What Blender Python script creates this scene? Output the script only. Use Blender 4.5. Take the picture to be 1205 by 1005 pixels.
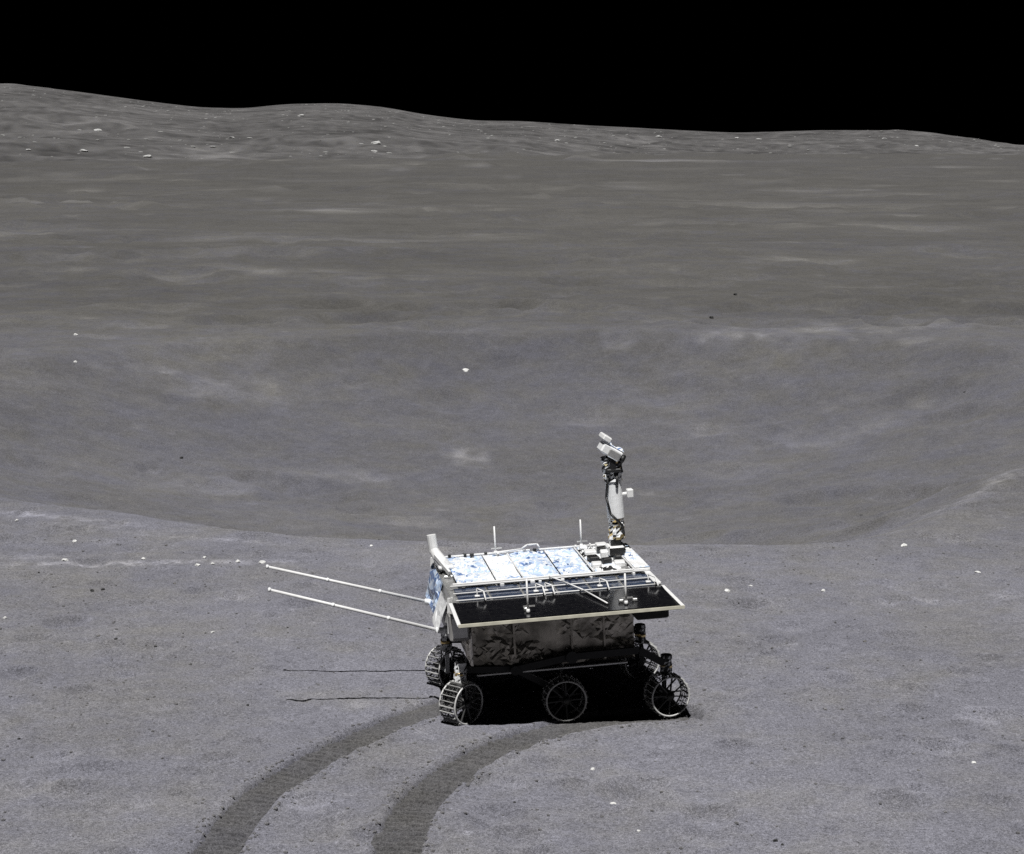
import bpy, math, random
import numpy as np
from mathutils import Vector, Matrix

sc = bpy.context.scene
for o in list(bpy.data.objects):
    bpy.data.objects.remove(o)
col = sc.collection

# ------------------------------------------------------------------ camera
cam_d = bpy.data.cameras.new('camera')
cam = bpy.data.objects.new('camera', cam_d)
col.objects.link(cam)
cam.location = (0, 0, 4.1)
cam.rotation_euler = (math.radians(90 - 8.213), 0, 0)
cam_d.sensor_width = 36.0
cam_d.lens = 36.0 * 2300 / 1205
cam_d.clip_start = 0.1
cam_d.clip_end = 20000
sc.camera = cam

# ------------------------------------------------------------------ airless black sky, one sun
world = bpy.data.worlds.new('World')
sc.world = world
world.use_nodes = True
bg = world.node_tree.nodes['Background']
bg.inputs[0].default_value = (0, 0, 0, 1)
bg.inputs[1].default_value = 0.0

SUN_DIR = Vector((-0.074, -0.445, 1.0)).normalized()      # towards the sun
sun_d = bpy.data.lights.new('sun', 'SUN')
sun_d.energy = 4.6
sun_d.angle = math.radians(0.53)
sun_d.color = (1.0, 0.985, 0.96)
sun = bpy.data.objects.new('sun', sun_d)
col.objects.link(sun)
sun.location = (-3, -8, 30)
sun.rotation_euler = SUN_DIR.to_track_quat('Z', 'Y').to_euler()

vs = sc.view_settings
vs.view_transform = 'Standard'
vs.look = 'None'
vs.exposure = 0.0
vs.gamma = 1.0
vs.use_curve_mapping = False
sc.render.engine = 'CYCLES'
sc.cycles.max_bounces = 5
sc.cycles.diffuse_bounces = 3
sc.cycles.glossy_bounces = 3
sc.cycles.use_denoising = False
sc.cycles.use_adaptive_sampling = False
sc.cycles.sample_clamp_indirect = 1.5
sc.cycles.caustics_reflective = False
sc.render.film_transparent = False

# ------------------------------------------------------------------ terrain maths
#TERRAIN_BEGIN
def hash2(ix, iy, seed):
    h = (ix.astype(np.int64) * 374761393 + iy.astype(np.int64) * 668265263 + seed * 974634777) & 0xFFFFFFFF
    h = ((h ^ (h >> 13)) * 1274126177) & 0xFFFFFFFF
    h = (h ^ (h >> 16)) & 0xFFFFFF
    return h.astype(np.float64) / float(0xFFFFFF)

def vnoise(x, y, scale, seed):
    """smooth value noise, -1..1"""
    X = x / scale; Y = y / scale
    ix = np.floor(X); iy = np.floor(Y)
    fx = X - ix; fy = Y - iy
    fx = fx * fx * (3 - 2 * fx); fy = fy * fy * (3 - 2 * fy)
    a = hash2(ix, iy, seed); b = hash2(ix + 1, iy, seed)
    c = hash2(ix, iy + 1, seed); d = hash2(ix + 1, iy + 1, seed)
    return 2 * ((a * (1 - fx) + b * fx) * (1 - fy) + (c * (1 - fx) + d * fx) * fy) - 1

def sstep(a, b, x):
    t = np.clip((x - a) / (b - a), 0, 1)
    return t * t * (3 - 2 * t)

# the large crater behind the rover
CX0, CY0, CD0 = 0.8, 32.0, 2.1
RIM_A = np.array([-180, -150, -123, -113, -106, -90, -75, -65, -53, -30, 0, 45, 90, 135.0])
RIM_R = np.array([12.6, 12.0, 11.6, 11.6, 12.05, 12.1, 12.15, 10.4, 9.4, 9.9, 11.5, 12.2, 12.0, 12.3])

def crater_shape(d, depth, rim):
    """d = distance / radius"""
    inner = -depth * np.clip(1 - d * d, 0, None) ** 1.15
    r = rim * np.exp(-((d - 1.05) / 0.28) ** 2)
    return inner + r

rng = np.random.RandomState(11)
SMALL = []                 # x, y, radius, depth ratio, freshness
for i in range(1500):      # around the rover and on the crater rim
    r = 9 + 14 * rng.rand() ** 0.8
    a = (rng.rand() - 0.5) * 0.72
    R = 0.03 + 0.20 * rng.rand() ** 5
    SMALL.append((r * math.sin(a), r * math.cos(a), R, 0.14 + 0.16 * rng.rand(), rng.rand() ** 5))
for i in range(6):
    r = 9 + 12 * rng.rand()
    a = (rng.rand() - 0.5) * 0.72
    SMALL.append((r * math.sin(a), r * math.cos(a), 0.35 + 0.6 * rng.rand(), 0.03, 0.0))
for i in range(500):       # crater walls
    r = 22 + 26 * rng.rand()
    a = (rng.rand() - 0.5) * 0.72
    R = 0.10 + 0.9 * rng.rand() ** 5
    SMALL.append((r * math.sin(a), r * math.cos(a), R, 0.10 + 0.08 * rng.rand(), rng.rand() ** 4))
for i in range(1000):      # plain
    r = 1 / (1 / 44.0 + (1 / 520.0 - 1 / 44.0) * rng.rand() ** 0.75)
    a = (rng.rand() - 0.5) * 0.78
    R = r * (0.004 + 0.030 * rng.rand() ** 4)
    SMALL.append((r * math.sin(a), r * math.cos(a), R, 0.10 + 0.08 * rng.rand(), rng.rand() ** 3))
for i in range(160):       # far plain
    r = 350 + 900 * rng.rand()
    a = (rng.rand() - 0.5) * 0.9
    SMALL.append((r * math.sin(a), r * math.cos(a), r * (0.006 + 0.035 * rng.rand() ** 3), 0.09, rng.rand() ** 2))

# wheel tracks (centre lines on the ground, metres)
TRACKS = [
    ([(-1.74, 9.6), (-1.75, 10.3), (-1.73, 11.0), (-1.665, 11.65), (-1.545, 12.2), (-1.235, 12.93), (-0.86, 13.55), (-0.50, 14.02), (-0.12, 14.40), (0.5, 14.72)], 0.122),
    ([(-0.66, 9.6), (-0.68, 10.3), (-0.67, 11.0), (-0.61, 11.75), (-0.465, 12.30), (-0.24, 12.80), (0.06, 13.24), (0.48, 13.58), (0.85, 13.74), (1.16, 13.80), (1.27, 13.82)], 0.130),
]

def spline(pts, step=0.01):
    P = np.array(pts, float)
    P = np.vstack([2 * P[0] - P[1], P, 2 * P[-1] - P[-2]])
    out = []
    for i in range(1, len(P) - 2):
        n = max(2, int(np.linalg.norm(P[i + 1] - P[i]) / step))
        for k in range(n):
            t = k / n
            p0, p1, p2, p3 = P[i - 1], P[i], P[i + 1], P[i + 2]
            out.append(0.5 * (2 * p1 + (p2 - p0) * t + (2 * p0 - 5 * p1 + 4 * p2 - p3) * t * t + (3 * p1 - p0 - 3 * p2 + p3) * t ** 3))
    out.append(P[-2])
    return np.array(out)

TRACK_LINES = [(spline(p), w) for p, w in TRACKS]

def track_delta(x, y):
    """sunken ruts with small berms"""
    dz = np.zeros_like(x)
    m = (x > -2.3) & (x < 1.7) & (y > 9.2) & (y < 15.2)
    if not m.any():
        return dz
    xs, ys = x[m], y[m]
    best = np.zeros_like(xs)
    for L, w in TRACK_LINES:
        S = L[::8]
        d = np.full(xs.shape, 9.0)
        for k in range(len(S)):
            d = np.minimum(d, (xs - S[k, 0]) ** 2 + (ys - S[k, 1]) ** 2)
        d = np.sqrt(d)
        rut = -0.050 * (1 - sstep(w - 0.015, w + 0.035, d)) + 0.012 * np.exp(-((d - w - 0.055) / 0.028) ** 2) * (1 + 0.8 * vnoise(xs, ys, 0.07, 47))
        best = np.where(np.abs(rut) > np.abs(best), rut, best)
    dz[m] = best
    return dz

def big_shape(x, y):
    d0 = np.hypot(x - CX0, y - CY0)
    ang = np.arctan2(y - CY0, x - CX0)
    Rr = sum(np.interp(np.degrees(ang) + da, RIM_A, RIM_R, period=360) for da in (-5, -2, 2, 5)) / 4
    Rr = Rr + 0.10 * np.sin(9 * ang) + 0.06 * np.sin(23 * ang + 1)
    d = d0 / Rr
    q = CD0 * (1 - d * d)
    z = -0.03 * np.logaddexp(0, np.clip(q / 0.03, -60, 600))
    rr = np.hypot(x, y)
    far = sstep(10, 70, rr)
    z = z + 0.35 * far * vnoise(x, y, 24.0, 3) * sstep(46, 80, rr)
    z = z + 1.0 * vnoise(x, y, 110.0, 4) * sstep(70, 220, rr)
    z = z + 0.10 * vnoise(x, y, 5.5, 5) * sstep(21, 30, rr) + 0.035 * vnoise(x, y, 3.1, 15)
    return z

def detail(x, y, cell):
    """fine relief; cell = local mesh spacing, finer octaves fade out"""
    z = np.zeros_like(x)
    for k, (s, a) in enumerate([(2.6, .022), (1.1, .012), (.45, .0085), (.19, .0055), (.08, .0034), (.036, .0024), (.018, .0016)]):
        z += a * (1 + 1.4 * sstep(22, 27, np.hypot(x, y))) * vnoise(x + 13.7 * k, y - 7.1 * k, s, 30 + k) * sstep(0.45, 1.1, s / cell)
    # coarse far relief
    for k, (s, a) in enumerate([(8.0, .035), (22.0, .09), (60.0, .2)]):
        z += a * vnoise(x, y, s, 50 + k) * sstep(26, 60, np.hypot(x, y))
    return z

# skyline of the hills: metres across at the ridge (1500 m off) and ridge height
SKY_PX = [(-500, 60), (-250, 78), (-120, 92), (0, 100), (30, 101), (100, 109), (180, 120), (240, 127), (290, 128), (340, 123), (400, 122), (450, 126), (500, 135), (560, 142), (620, 143), (700, 148), (780, 152), (860, 156), (900, 155), (960, 153), (1060, 153), (1100, 158), (1150, 166), (1195, 172), (1300, 178), (1450, 172), (1700, 160)]
RIDGE = 1500.0
SKY_X = np.array([(p[0] - 602) / 2300 * RIDGE for p in SKY_PX])
SKY_Z = np.array([4.1 + RIDGE * (170 - p[1]) / 2300 for p in SKY_PX])

def ridge_height(x):
    h = np.zeros_like(x)
    for dx, w in ((-9, .25), (0, .5), (9, .25)):
        h += w * np.interp(x + dx, SKY_X, SKY_Z)
    return h

def hills_z(x, y):
    xr = x * RIDGE / np.maximum(y, 1)          # valley lines run away from the crater
    h = ridge_height(xr)
    s = np.interp(xr, [-900, -300, 0, 100, 400], [430, 450, 560, 850, 1000])
    t = np.clip((y - s) / (RIDGE - s), 0, 1)
    prof = t ** 1.12 * (1.0 + 0.12 * np.sin(np.pi * t))
    z = np.where(y <= RIDGE, (h + 3.0) * prof - 3.0, h - (y - RIDGE) * 0.06)
    amp = (1 - sstep(0.80, 1.0, t)) * sstep(0.0, 0.15, t)
    z = z + amp * (1.8 * vnoise(x, y, 150, 71) + 0.5 * vnoise(x, y, 55, 72) + 0.2 * vnoise(x, y, 22, 73))
    z = z + 0.16 * vnoise(x, y, 9, 74) * (0.3 + amp) + 0.15 * vnoise(x, y, 40, 75) * sstep(0.1, 0.4, t)
    return z
#TERRAIN_END

# ------------------------------------------------------------------ materials
MATS = {}

def nodes(name):
    m = bpy.data.materials.new(name)
    m.use_nodes = True
    MATS[name] = m
    nt = m.node_tree
    return m, nt, nt.nodes['Principled BSDF']

def mat(name, color, rough=0.5, metal=0.0, spec=0.5, grain=0.0, scale=40.0, bump=0.0, color2=None, coat=0.0):
    m, nt, b = nodes(name)
    b.inputs['Roughness'].default_value = rough
    b.inputs['Metallic'].default_value = metal
    b.inputs['Specular IOR Level'].default_value = spec
    b.inputs['Coat Weight'].default_value = coat
    tc = nt.nodes.new('ShaderNodeTexCoord')
    nz = nt.nodes.new('ShaderNodeTexNoise')
    nz.inputs['Scale'].default_value = scale
    nz.inputs['Detail'].default_value = 5
    nt.links.new(tc.outputs['Object'], nz.inputs['Vector'])
    rp = nt.nodes.new('ShaderNodeValToRGB')
    c2 = color2 or tuple(min(1, c * (1 + grain)) for c in color)
    c1 = color if color2 else tuple(c * (1 - grain) for c in color)
    rp.color_ramp.elements[0].position = 0.35
    rp.color_ramp.elements[1].position = 0.65
    rp.color_ramp.elements[0].color = (*c1, 1)
    rp.color_ramp.elements[1].color = (*c2, 1)
    nt.links.new(nz.outputs['Fac'], rp.inputs['Fac'])
    nt.links.new(rp.outputs['Color'], b.inputs['Base Color'])
    if bump:
        bp = nt.nodes.new('ShaderNodeBump')
        bp.inputs['Strength'].default_value = bump
        bp.inputs['Distance'].default_value = 0.01
        nt.links.new(nz.outputs['Fac'], bp.inputs['Height'])
        nt.links.new(bp.outputs['Normal'], b.inputs['Normal'])
    return m

def soil_material(name, attr=True, base=None):
    """lunar regolith: per-vertex albedo (soil maturity) times fine mineral grain"""
    m, nt, b = nodes(name)
    b.inputs['Roughness'].default_value = 1.0
    b.inputs['Specular IOR Level'].default_value = 0.0
    b.inputs['Diffuse Roughness'].default_value = 1.0
    N = nt.nodes.new; L = nt.links.new
    geo = N('ShaderNodeNewGeometry')
    def noise(scale, detail, rough=0.6):
        n = N('ShaderNodeTexNoise')
        n.inputs['Scale'].default_value = scale
        n.inputs['Detail'].default_value = detail
        n.inputs['Roughness'].default_value = rough
        L(geo.outputs['Position'], n.inputs['Vector'])
        return n
    def mathn(op, a, bb):
        n = N('ShaderNodeMath'); n.operation = op
        for i, v in enumerate((a, bb)):
            if isinstance(v, (int, float)):
                n.inputs[i].default_value = v
            else:
                L(v, n.inputs[i])
        return n.outputs[0]
    def rng_(v, a, bb):
        n = N('ShaderNodeMapRange')
        n.inputs['From Min'].default_value = 0.25
        n.inputs['From Max'].default_value = 0.75
        n.inputs['To Min'].default_value = a
        n.inputs['To Max'].default_value = bb
        L(v, n.inputs['Value'])
        return n.outputs['Result']
    fine = noise(45.0, 3, 0.8)
    mid = noise(5.0, 9, 0.85)
    wide = noise(0.12, 12, 0.86)
    g = mathn('MULTIPLY', rng_(fine.outputs['Fac'], 0.50, 1.50), rng_(mid.outputs['Fac'], 0.76, 1.24))
    g = mathn('MULTIPLY', g, rng_(wide.outputs['Fac'], 0.74, 1.26))
    dust = noise(130.0, 2, 0.6)
    g = mathn('MULTIPLY', g, rng_(dust.outputs['Fac'], 0.40, 1.60))
    if attr:
        at = N('ShaderNodeAttribute'); at.attribute_name = 'albedo'
        g = mathn('MULTIPLY', g, at.outputs['Fac'])
    else:
        g = mathn('MULTIPLY', g, base)
    # bluish-grey fresh soil, brownish mature soil
    tint = N('ShaderNodeMix'); tint.data_type = 'RGBA'
    tint.inputs['A'].default_value = (1.03, 1.00, 0.958, 1)
    tint.inputs['B'].default_value = (0.975, 0.975, 1.13, 1)
    tn = noise(0.9, 5, 0.7)
    if attr:
        at2 = N('ShaderNodeAttribute'); at2.attribute_name = 'fresh'
        f = mathn('ADD', at2.outputs['Fac'], rng_(tn.outputs['Fac'], -0.6, 0.6))
    else:
        f = rng_(tn.outputs['Fac'], 0.0, 0.8)
    L(f, tint.inputs['Factor'])
    vm = N('ShaderNodeVectorMath'); vm.operation = 'SCALE'
    L(tint.outputs['Result'], vm.inputs[0]); L(g, vm.inputs['Scale'])
    L(vm.outputs[0], b.inputs['Base Color'])
    bp = N('ShaderNodeBump')
    bp.inputs['Strength'].default_value = 0.8
    bp.inputs['Distance'].default_value = 0.012
    L(fine.outputs['Fac'], bp.inputs['Height'])
    L(bp.outputs['Normal'], b.inputs['Normal'])
    return m

soil_material('regolith')
soil_material('rut_soil', attr=False, base=0.098)
soil_material('clod_soil', attr=False, base=0.165)
mat('hill_rock', (0.46, 0.46, 0.455), 0.95, spec=0.1, grain=0.2, scale=14, bump=0.4)
mat('pale_rock', (0.68, 0.68, 0.67), 0.95, spec=0.1, grain=0.2, scale=14, bump=0.4)
mat('rubble_rock', (0.30, 0.30, 0.295), 0.95, spec=0.1, grain=0.2, scale=14)
mat('grey_rock', (0.17, 0.165, 0.16), 0.95, spec=0.1, grain=0.3, scale=18, bump=0.4)
mat('dark_rock', (0.05, 0.05, 0.05), 0.95, spec=0.1, grain=0.3, scale=18, bump=0.4)
mat('white_paint', (0.80, 0.80, 0.80), 0.45, grain=0.05, scale=25)
mat('white_foil', (0.90, 0.91, 0.92), 0.35, metal=0.0, grain=0.04, scale=30, bump=0.15)
mat('blue_foil', (0.90, 0.94, 0.97), 0.30, metal=0.0, scale=7.0, bump=0.15, color2=(0.42, 0.56, 0.82))
mat('pale_blue_foil', (0.55, 0.68, 0.90), 0.3, grain=0.15, scale=20)
mat('deep_blue_foil', (0.12, 0.20, 0.40), 0.25, grain=0.4, scale=25)
mat('dull_foil', (0.30, 0.29, 0.27), 0.25, metal=0.7, grain=0.2, scale=14, bump=0.2)
mat('navy_cell', (0.012, 0.020, 0.055), 0.25, spec=0.6, scale=22, color2=(0.05, 0.075, 0.13), coat=0.5)
mat('black_cell', (0.006, 0.006, 0.008), 0.16, spec=0.5, scale=30, color2=(0.012, 0.012, 0.014), coat=0.3)
mat('side_foil', (0.20, 0.185, 0.16), 0.28, metal=0.85, scale=7, bump=0.3, color2=(0.58, 0.54, 0.47))
mat('grey_foil', (0.42, 0.41, 0.40), 0.45, metal=0.3, grain=0.15, scale=12, bump=0.2)
mat('gold_foil', (0.72, 0.50, 0.18), 0.30, metal=0.85, scale=18, bump=0.3, color2=(0.90, 0.76, 0.45))
mat('edge_tape', (0.78, 0.75, 0.62), 0.40, metal=0.2, grain=0.1, scale=14)
mat('bare_metal', (0.74, 0.74, 0.73), 0.32, metal=0.75, grain=0.1, scale=30)
mat('spoke_metal', (0.06, 0.06, 0.06), 0.45, metal=0.3, grain=0.15, scale=40)
mat('rim_metal', (0.66, 0.66, 0.65), 0.4, metal=0.1, grain=0.08, scale=40)
mat('wheel_metal', (0.52, 0.52, 0.51), 0.40, metal=0.25, grain=0.15, scale=40)
mat('black_plastic', (0.014, 0.014, 0.015), 0.5, grain=0.3, scale=20)
mat('lens_glass', (0.004, 0.004, 0.006), 0.06, spec=0.8, coat=1.0)

# ------------------------------------------------------------------ mesh helpers
def link(o, parent=None):
    col.objects.link(o)
    if parent is not None:
        o.parent = parent
    return o

def tag(o, label=None, cat=None, group=None, kind=None):
    for k, v in (('label', label), ('category', cat), ('group', group), ('kind', kind)):
        if v:
            o[k] = v
    return o

def grid_mesh(name, V, nr, nc, wrap, material, attrs=None):
    """V (nr*nc,3) to a mesh of quads"""
    me = bpy.data.meshes.new(name)
    idx = np.arange(nr * nc).reshape(nr, nc)
    if wrap:
        nx = np.roll(idx, -1, axis=1)
        a, b, c, d = idx[:-1], nx[:-1], nx[1:], idx[1:]
    else:
        a, b, c, d = idx[:-1, :-1], idx[:-1, 1:], idx[1:, 1:], idx[1:, :-1]
    F = np.stack([a, d, c, b], -1).reshape(-1, 4)
    me.vertices.add(len(V)); me.vertices.foreach_set('co', V.astype(np.float32).ravel())
    me.loops.add(F.size); me.loops.foreach_set('vertex_index', F.astype(np.int32).ravel())
    me.polygons.add(len(F))
    me.polygons.foreach_set('loop_start', np.arange(0, F.size, 4, dtype=np.int32))
    me.update(calc_edges=True)
    me.polygons.foreach_set('use_smooth', np.ones(len(F), bool))
    for k, v in (attrs or {}).items():
        at = me.attributes.new(k, 'FLOAT', 'POINT')
        at.data.foreach_set('value', v.astype(np.float32).ravel())
    me.materials.append(MATS[material])
    return me

class MB:
    def __init__(s):
        s.v = []; s.f = []
    def add(s, V, F):
        n = len(s.v)
        s.v += [tuple(p) for p in V]
        s.f += [tuple(i + n for i in f) for f in F]
        return s
    def box(s, c, size, rot=None, bev=0.0):
        hx, hy, hz = size[0] / 2, size[1] / 2, size[2] / 2
        V = []
        if bev <= 0:
            V = [Vector((x, y, z)) for x in (-hx, hx) for y in (-hy, hy) for z in (-hz, hz)]
            F = [(0, 1, 3, 2), (4, 6, 7, 5), (0, 4, 5, 1), (2, 3, 7, 6), (0, 2, 6, 4), (1, 5, 7, 3)]
        else:
            b = min(bev, hx * .9, hy * .9, hz * .9)
            # chamfered box: three rings
            def ring(z, ins):
                x1, y1 = hx - ins, hy - ins
                k = b if ins == 0 else b * .6
                return [Vector(p) for p in ((x1, -y1 + k, z), (x1, y1 - k, z), (x1 - k, y1, z), (-x1 + k, y1, z), (-x1, y1 - k, z), (-x1, -y1 + k, z), (-x1 + k, -y1, z), (x1 - k, -y1, z))]
            rings = [ring(-hz, b), ring(-hz + b, 0), ring(hz - b, 0), ring(hz, b)]
            V = [p for r in rings for p in r]
            F = [tuple(range(7, -1, -1)), tuple(range(24, 32))]
            for k in range(3):
                for i in range(8):
                    j = (i + 1) % 8
                    F.append((k * 8 + i, k * 8 + j, k * 8 + 8 + j, k * 8 + 8 + i))
        if rot is not None:
            V = [rot @ p for p in V]
        return s.add([p + Vector(c) for p in V], F)
    def frame(s, p0, p1):
        d = (Vector(p1) - Vector(p0))
        q = d.normalized().to_track_quat('Z', 'Y').to_matrix()
        return d.length, q
    def tube(s, p0, p1, r0, r1=None, n=10):
        r1 = r0 if r1 is None else r1
        ln, q = s.frame(p0, p1)
        p0 = Vector(p0)
        V = []
        for z, r in ((0, r0), (ln, r1)):
            for i in range(n):
                a = 2 * math.pi * i / n
                V.append(p0 + q @ Vector((r * math.cos(a), r * math.sin(a), z)))
        F = [(i, (i + 1) % n, n + (i + 1) % n, n + i) for i in range(n)]
        F += [tuple(range(n - 1, -1, -1)), tuple(range(n, 2 * n))]
        return s.add(V, F)
    def path(s, pts, r, n=8):
        for a, b in zip(pts[:-1], pts[1:]):
            s.tube(a, b, r, r, n)
        return s
    def beam(s, p0, p1, w, h):
        ln, q = s.frame(p0, p1)
        c = (Vector(p0) + Vector(p1)) / 2
        return s.box(c, (w, h, ln), q)
    def ringy(s, c, R, r, n=40, k=8, width=None):
        """torus about local Y"""
        V = []; F = []
        for i in range(n):
            a = 2 * math.pi * i / n
            for j in range(k):
                b = 2 * math.pi * j / k
                rad = R + r * math.cos(b)
                V.append(Vector(c) + Vector((rad * math.cos(a), (width or r) * math.sin(b), rad * math.sin(a))))
        for i in range(n):
            for j in range(k):
                F.append((i * k + j, ((i + 1) % n) * k + j, ((i + 1) % n) * k + (j + 1) % k, i * k + (j + 1) % k))
        return s.add(V, F)
    def build(s, name, material, parent=None, smooth=False, xf=None):
        me = bpy.data.meshes.new(name)
        V = [xf(Vector(p)) for p in s.v] if xf else s.v
        me.from_pydata([tuple(p) for p in V], [], s.f)
        me.materials.append(MATS[material])
        if smooth:
            me.polygons.foreach_set('use_smooth', [True] * len(me.polygons))
        me.update()
        return link(bpy.data.objects.new(name, me), parent)

def empty(name, loc, rz=0.0):
    o = bpy.data.objects.new(name, None)
    o.location = loc
    o.rotation_euler = (0, 0, rz)
    o.empty_display_size = 0.1
    return link(o)

def copy_tree(o, parent=None):
    c = o.copy(); col.objects.link(c); c.parent = parent
    for ch in [q for q in bpy.data.objects if q.parent == o]:
        copy_tree(ch, c)
    return c

# ------------------------------------------------------------------ ground sheet
def build_ground():
    rows = list(np.geomspace(0.6, 9.9, 40, endpoint=False))
    u = np.arange(1 / 9.9, 1 / 7000.0, -1.18 / 9430)
    rows = np.array(rows + list(1 / u) + [7000.0, 9000.0])
    fine = np.linspace(-0.335, 0.335, 860)
    out = np.concatenate([fine, 0.335 + (2 * math.pi - 0.67) * (np.arange(1, 70) / 70.0)])
    R, A = np.meshgrid(rows, out, indexing='ij')
    X = R * np.sin(A); Y = R * np.cos(A)
    nr, nc = R.shape
    cell = np.maximum(np.gradient(rows)[:, None] * 0.7, R * 0.0008)
    Z = big_shape(X, Y)
    Zf = detail(X, Y, cell)
    fresh_c = np.zeros_like(X)
    for (cx, cy, cr, dr, fr) in SMALL:
        if cr > 0.12 and -2.6 < cx < 1.6 and 13.2 < cy < 16.5:
            continue
        rr = math.hypot(cx, cy); aa = math.atan2(cx, cy)
        ext = cr * 1.9
        i0, i1 = np.searchsorted(rows, [rr - ext, rr + ext])
        da = ext / rr
        j0, j1 = np.searchsorted(fine, [aa - da, aa + da])
        if i1 <= i0 or j1 <= j0:
            continue
        xs = X[i0:i1, j0:j1]; ys = Y[i0:i1, j0:j1]
        d = np.hypot(xs - cx, ys - cy) / cr
        Z[i0:i1, j0:j1] += crater_shape(d, cr * dr, cr * dr * 0.28)
        if fr > 0.05:
            fresh_c[i0:i1, j0:j1] += fr * np.exp(-(d / 1.15) ** 4)
    td = track_delta(X, Y)
    Z = Z + Zf + td
    # under the hills the sheet runs on, a little lower
    Z = Z - 4.0 * sstep(900, 1400, R)
    # --- albedo: soil brightened by the landing jet near the camera, mature and darker further off
    halo = 1 - sstep(18.5, 26.5, R + 0.9 * vnoise(X, Y, 4.0, 90) + 0.4 * vnoise(X, Y, 1.3, 91))
    alb = 0.127 + 0.049 * halo
    alb = alb - 0.035 * sstep(40, 52, R + 2 * vnoise(X, Y, 9, 92)) - 0.008 * sstep(80, 300, R)
    nz = (0.5 * vnoise(X, Y, 7.0, 93) + 0.3 * vnoise(X, Y, 2.4, 94) + 0.25 * vnoise(X, Y, 30.0, 95) + 0.2 * vnoise(X, Y, 80.0, 99))
    alb = alb * (1 + 0.085 * nz * sstep(12, 30, R) + 0.03 * vnoise(X, Y, 0.6, 96))
    # bright fresh ejecta specks and streaks, rare
    sp = vnoise(X, Y, 0.9, 97) * sstep(22, 30, R) * (1 - sstep(70, 90, R))
    sp2 = vnoise(X, Y, 6.0, 98) * vnoise(X, Y, 17.0, 89) * sstep(60, 90, R)
    alb = alb * (1 + 0.55 * np.clip(sp - 0.72, 0, 1) + 1.1 * np.clip(sp2 - 0.22, 0, 1))
    alb = alb * (1 + 0.32 * np.clip(fresh_c, 0, 1))
    for (px, py, sx, sy, ang, g) in PATCHES:
        ca, sa = math.cos(ang), math.sin(ang)
        dx, dy = X - px, Y - py
        e = ((dx * ca + dy * sa) / sx) ** 2 + ((-dx * sa + dy * ca) / sy) ** 2
        m = e < 6
        if m.any():
            rough = 0.55 + 0.9 * vnoise(X[m] * 1.0, Y[m], sy * 0.5, 61) + 0.5 * vnoise(X[m], Y[m], sy * 1.7, 62)
            alb[m] *= 1 + g * np.exp(-e[m]) * np.clip(rough, 0, 1.6)
    alb = alb * (1 - 0.40 * np.clip(td / -0.045, 0, 1))
    fresh = 0.08 + 0.36 * (1 - sstep(38, 52, R)) + 0.26 * halo + 0.25 * vnoise(X, Y, 6.0, 87) + 0.15 * vnoise(X, Y, 60.0, 86)
    V = np.stack([X, Y, Z], -1).reshape(-1, 3)
    me = grid_mesh('ground', V, nr, nc, True, 'regolith', {'albedo': alb, 'fresh': fresh})
    o = link(bpy.data.objects.new('ground', me))
    tag(o, 'grey dusty lunar soil with a wide shallow crater behind the rover', None, None, 'structure')
    return rows, out, Z

# light-toned patches of fresh soil: x, y, half length, half depth, turn, gain
PATCHES = [
    (5.85, 23.5, 1.5, 0.22, 1, 0.60), (6.7, 25, 1, 0.25, 0.9, 0.55),
    (-3.6, 18.9, 1.6, 0.1, 0.03, 0.75), (-5.3, 19.2, 1.4, 0.12, 0, 0.35),
    (-4.6, 20.7, 0.6, 0.1, -0.3, 0.35),
    (-6.3, 39.5, 1.6, 0.9, 0, 0.45), (-0.8, 36.5, 0.5, 0.5, 0, 0.75), (8, 44, 3.6, 0.7, 0.1, 0.40),
    (5.2, 43, 1, 0.5, 0, 0.45), (-2.4, 35, 1.2, 0.6, 0.2, 0.25), (6, 37, 1.8, 0.6, 0.2, 0.22),
    (-8, 63, 4.2, 2, 0.12, 0.57), (-15, 58, 3, 1.6, 0, 0.38), (10.5, 70, 2.4, 1.2, 0.6, 0.52),
    (-11.5, 126, 3, 5, 0, 0.98), (-1.5, 92, 2.4, 2.5, 0, 0.60), (14, 105, 9, 3, 0.1, 0.45),
    (22, 150, 10, 5, 0.1, 0.45), (-5, 140, 6, 4, 0, 0.42), (8, 220, 12, 9, 0, 0.52),
    (40, 190, 9, 6, 0, 0.45), (-45, 260, 22, 12, 0, 0.45), (60, 330, 30, 14, 0, 0.45),
    (75, 240, 6, 6, 0, 0.75), (28, 430, 30, 26, 0, 0.68), (-20, 340, 26, 16, 0, 0.38),
    (-4.9, 21.2, 1.2, 0.12, -0.45, 0.6), (-3.0, 20.0, 0.8, 0.08, -0.35, 0.5),
]
rows_g, ang_g, Z_g = build_ground()
_fine_n = 860

def ground_z(x, y):
    """height of the built sheet (nearest vertices)"""
    r = math.hypot(x, y); a = math.atan2(x, y)
    i = int(np.clip(np.searchsorted(rows_g, r), 1, len(rows_g) - 1))
    j = int(np.clip(np.searchsorted(ang_g[:_fine_n], a), 1, _fine_n - 1))
    return float(Z_g[i - 1:i + 1, j - 1:j + 1].mean())

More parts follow.
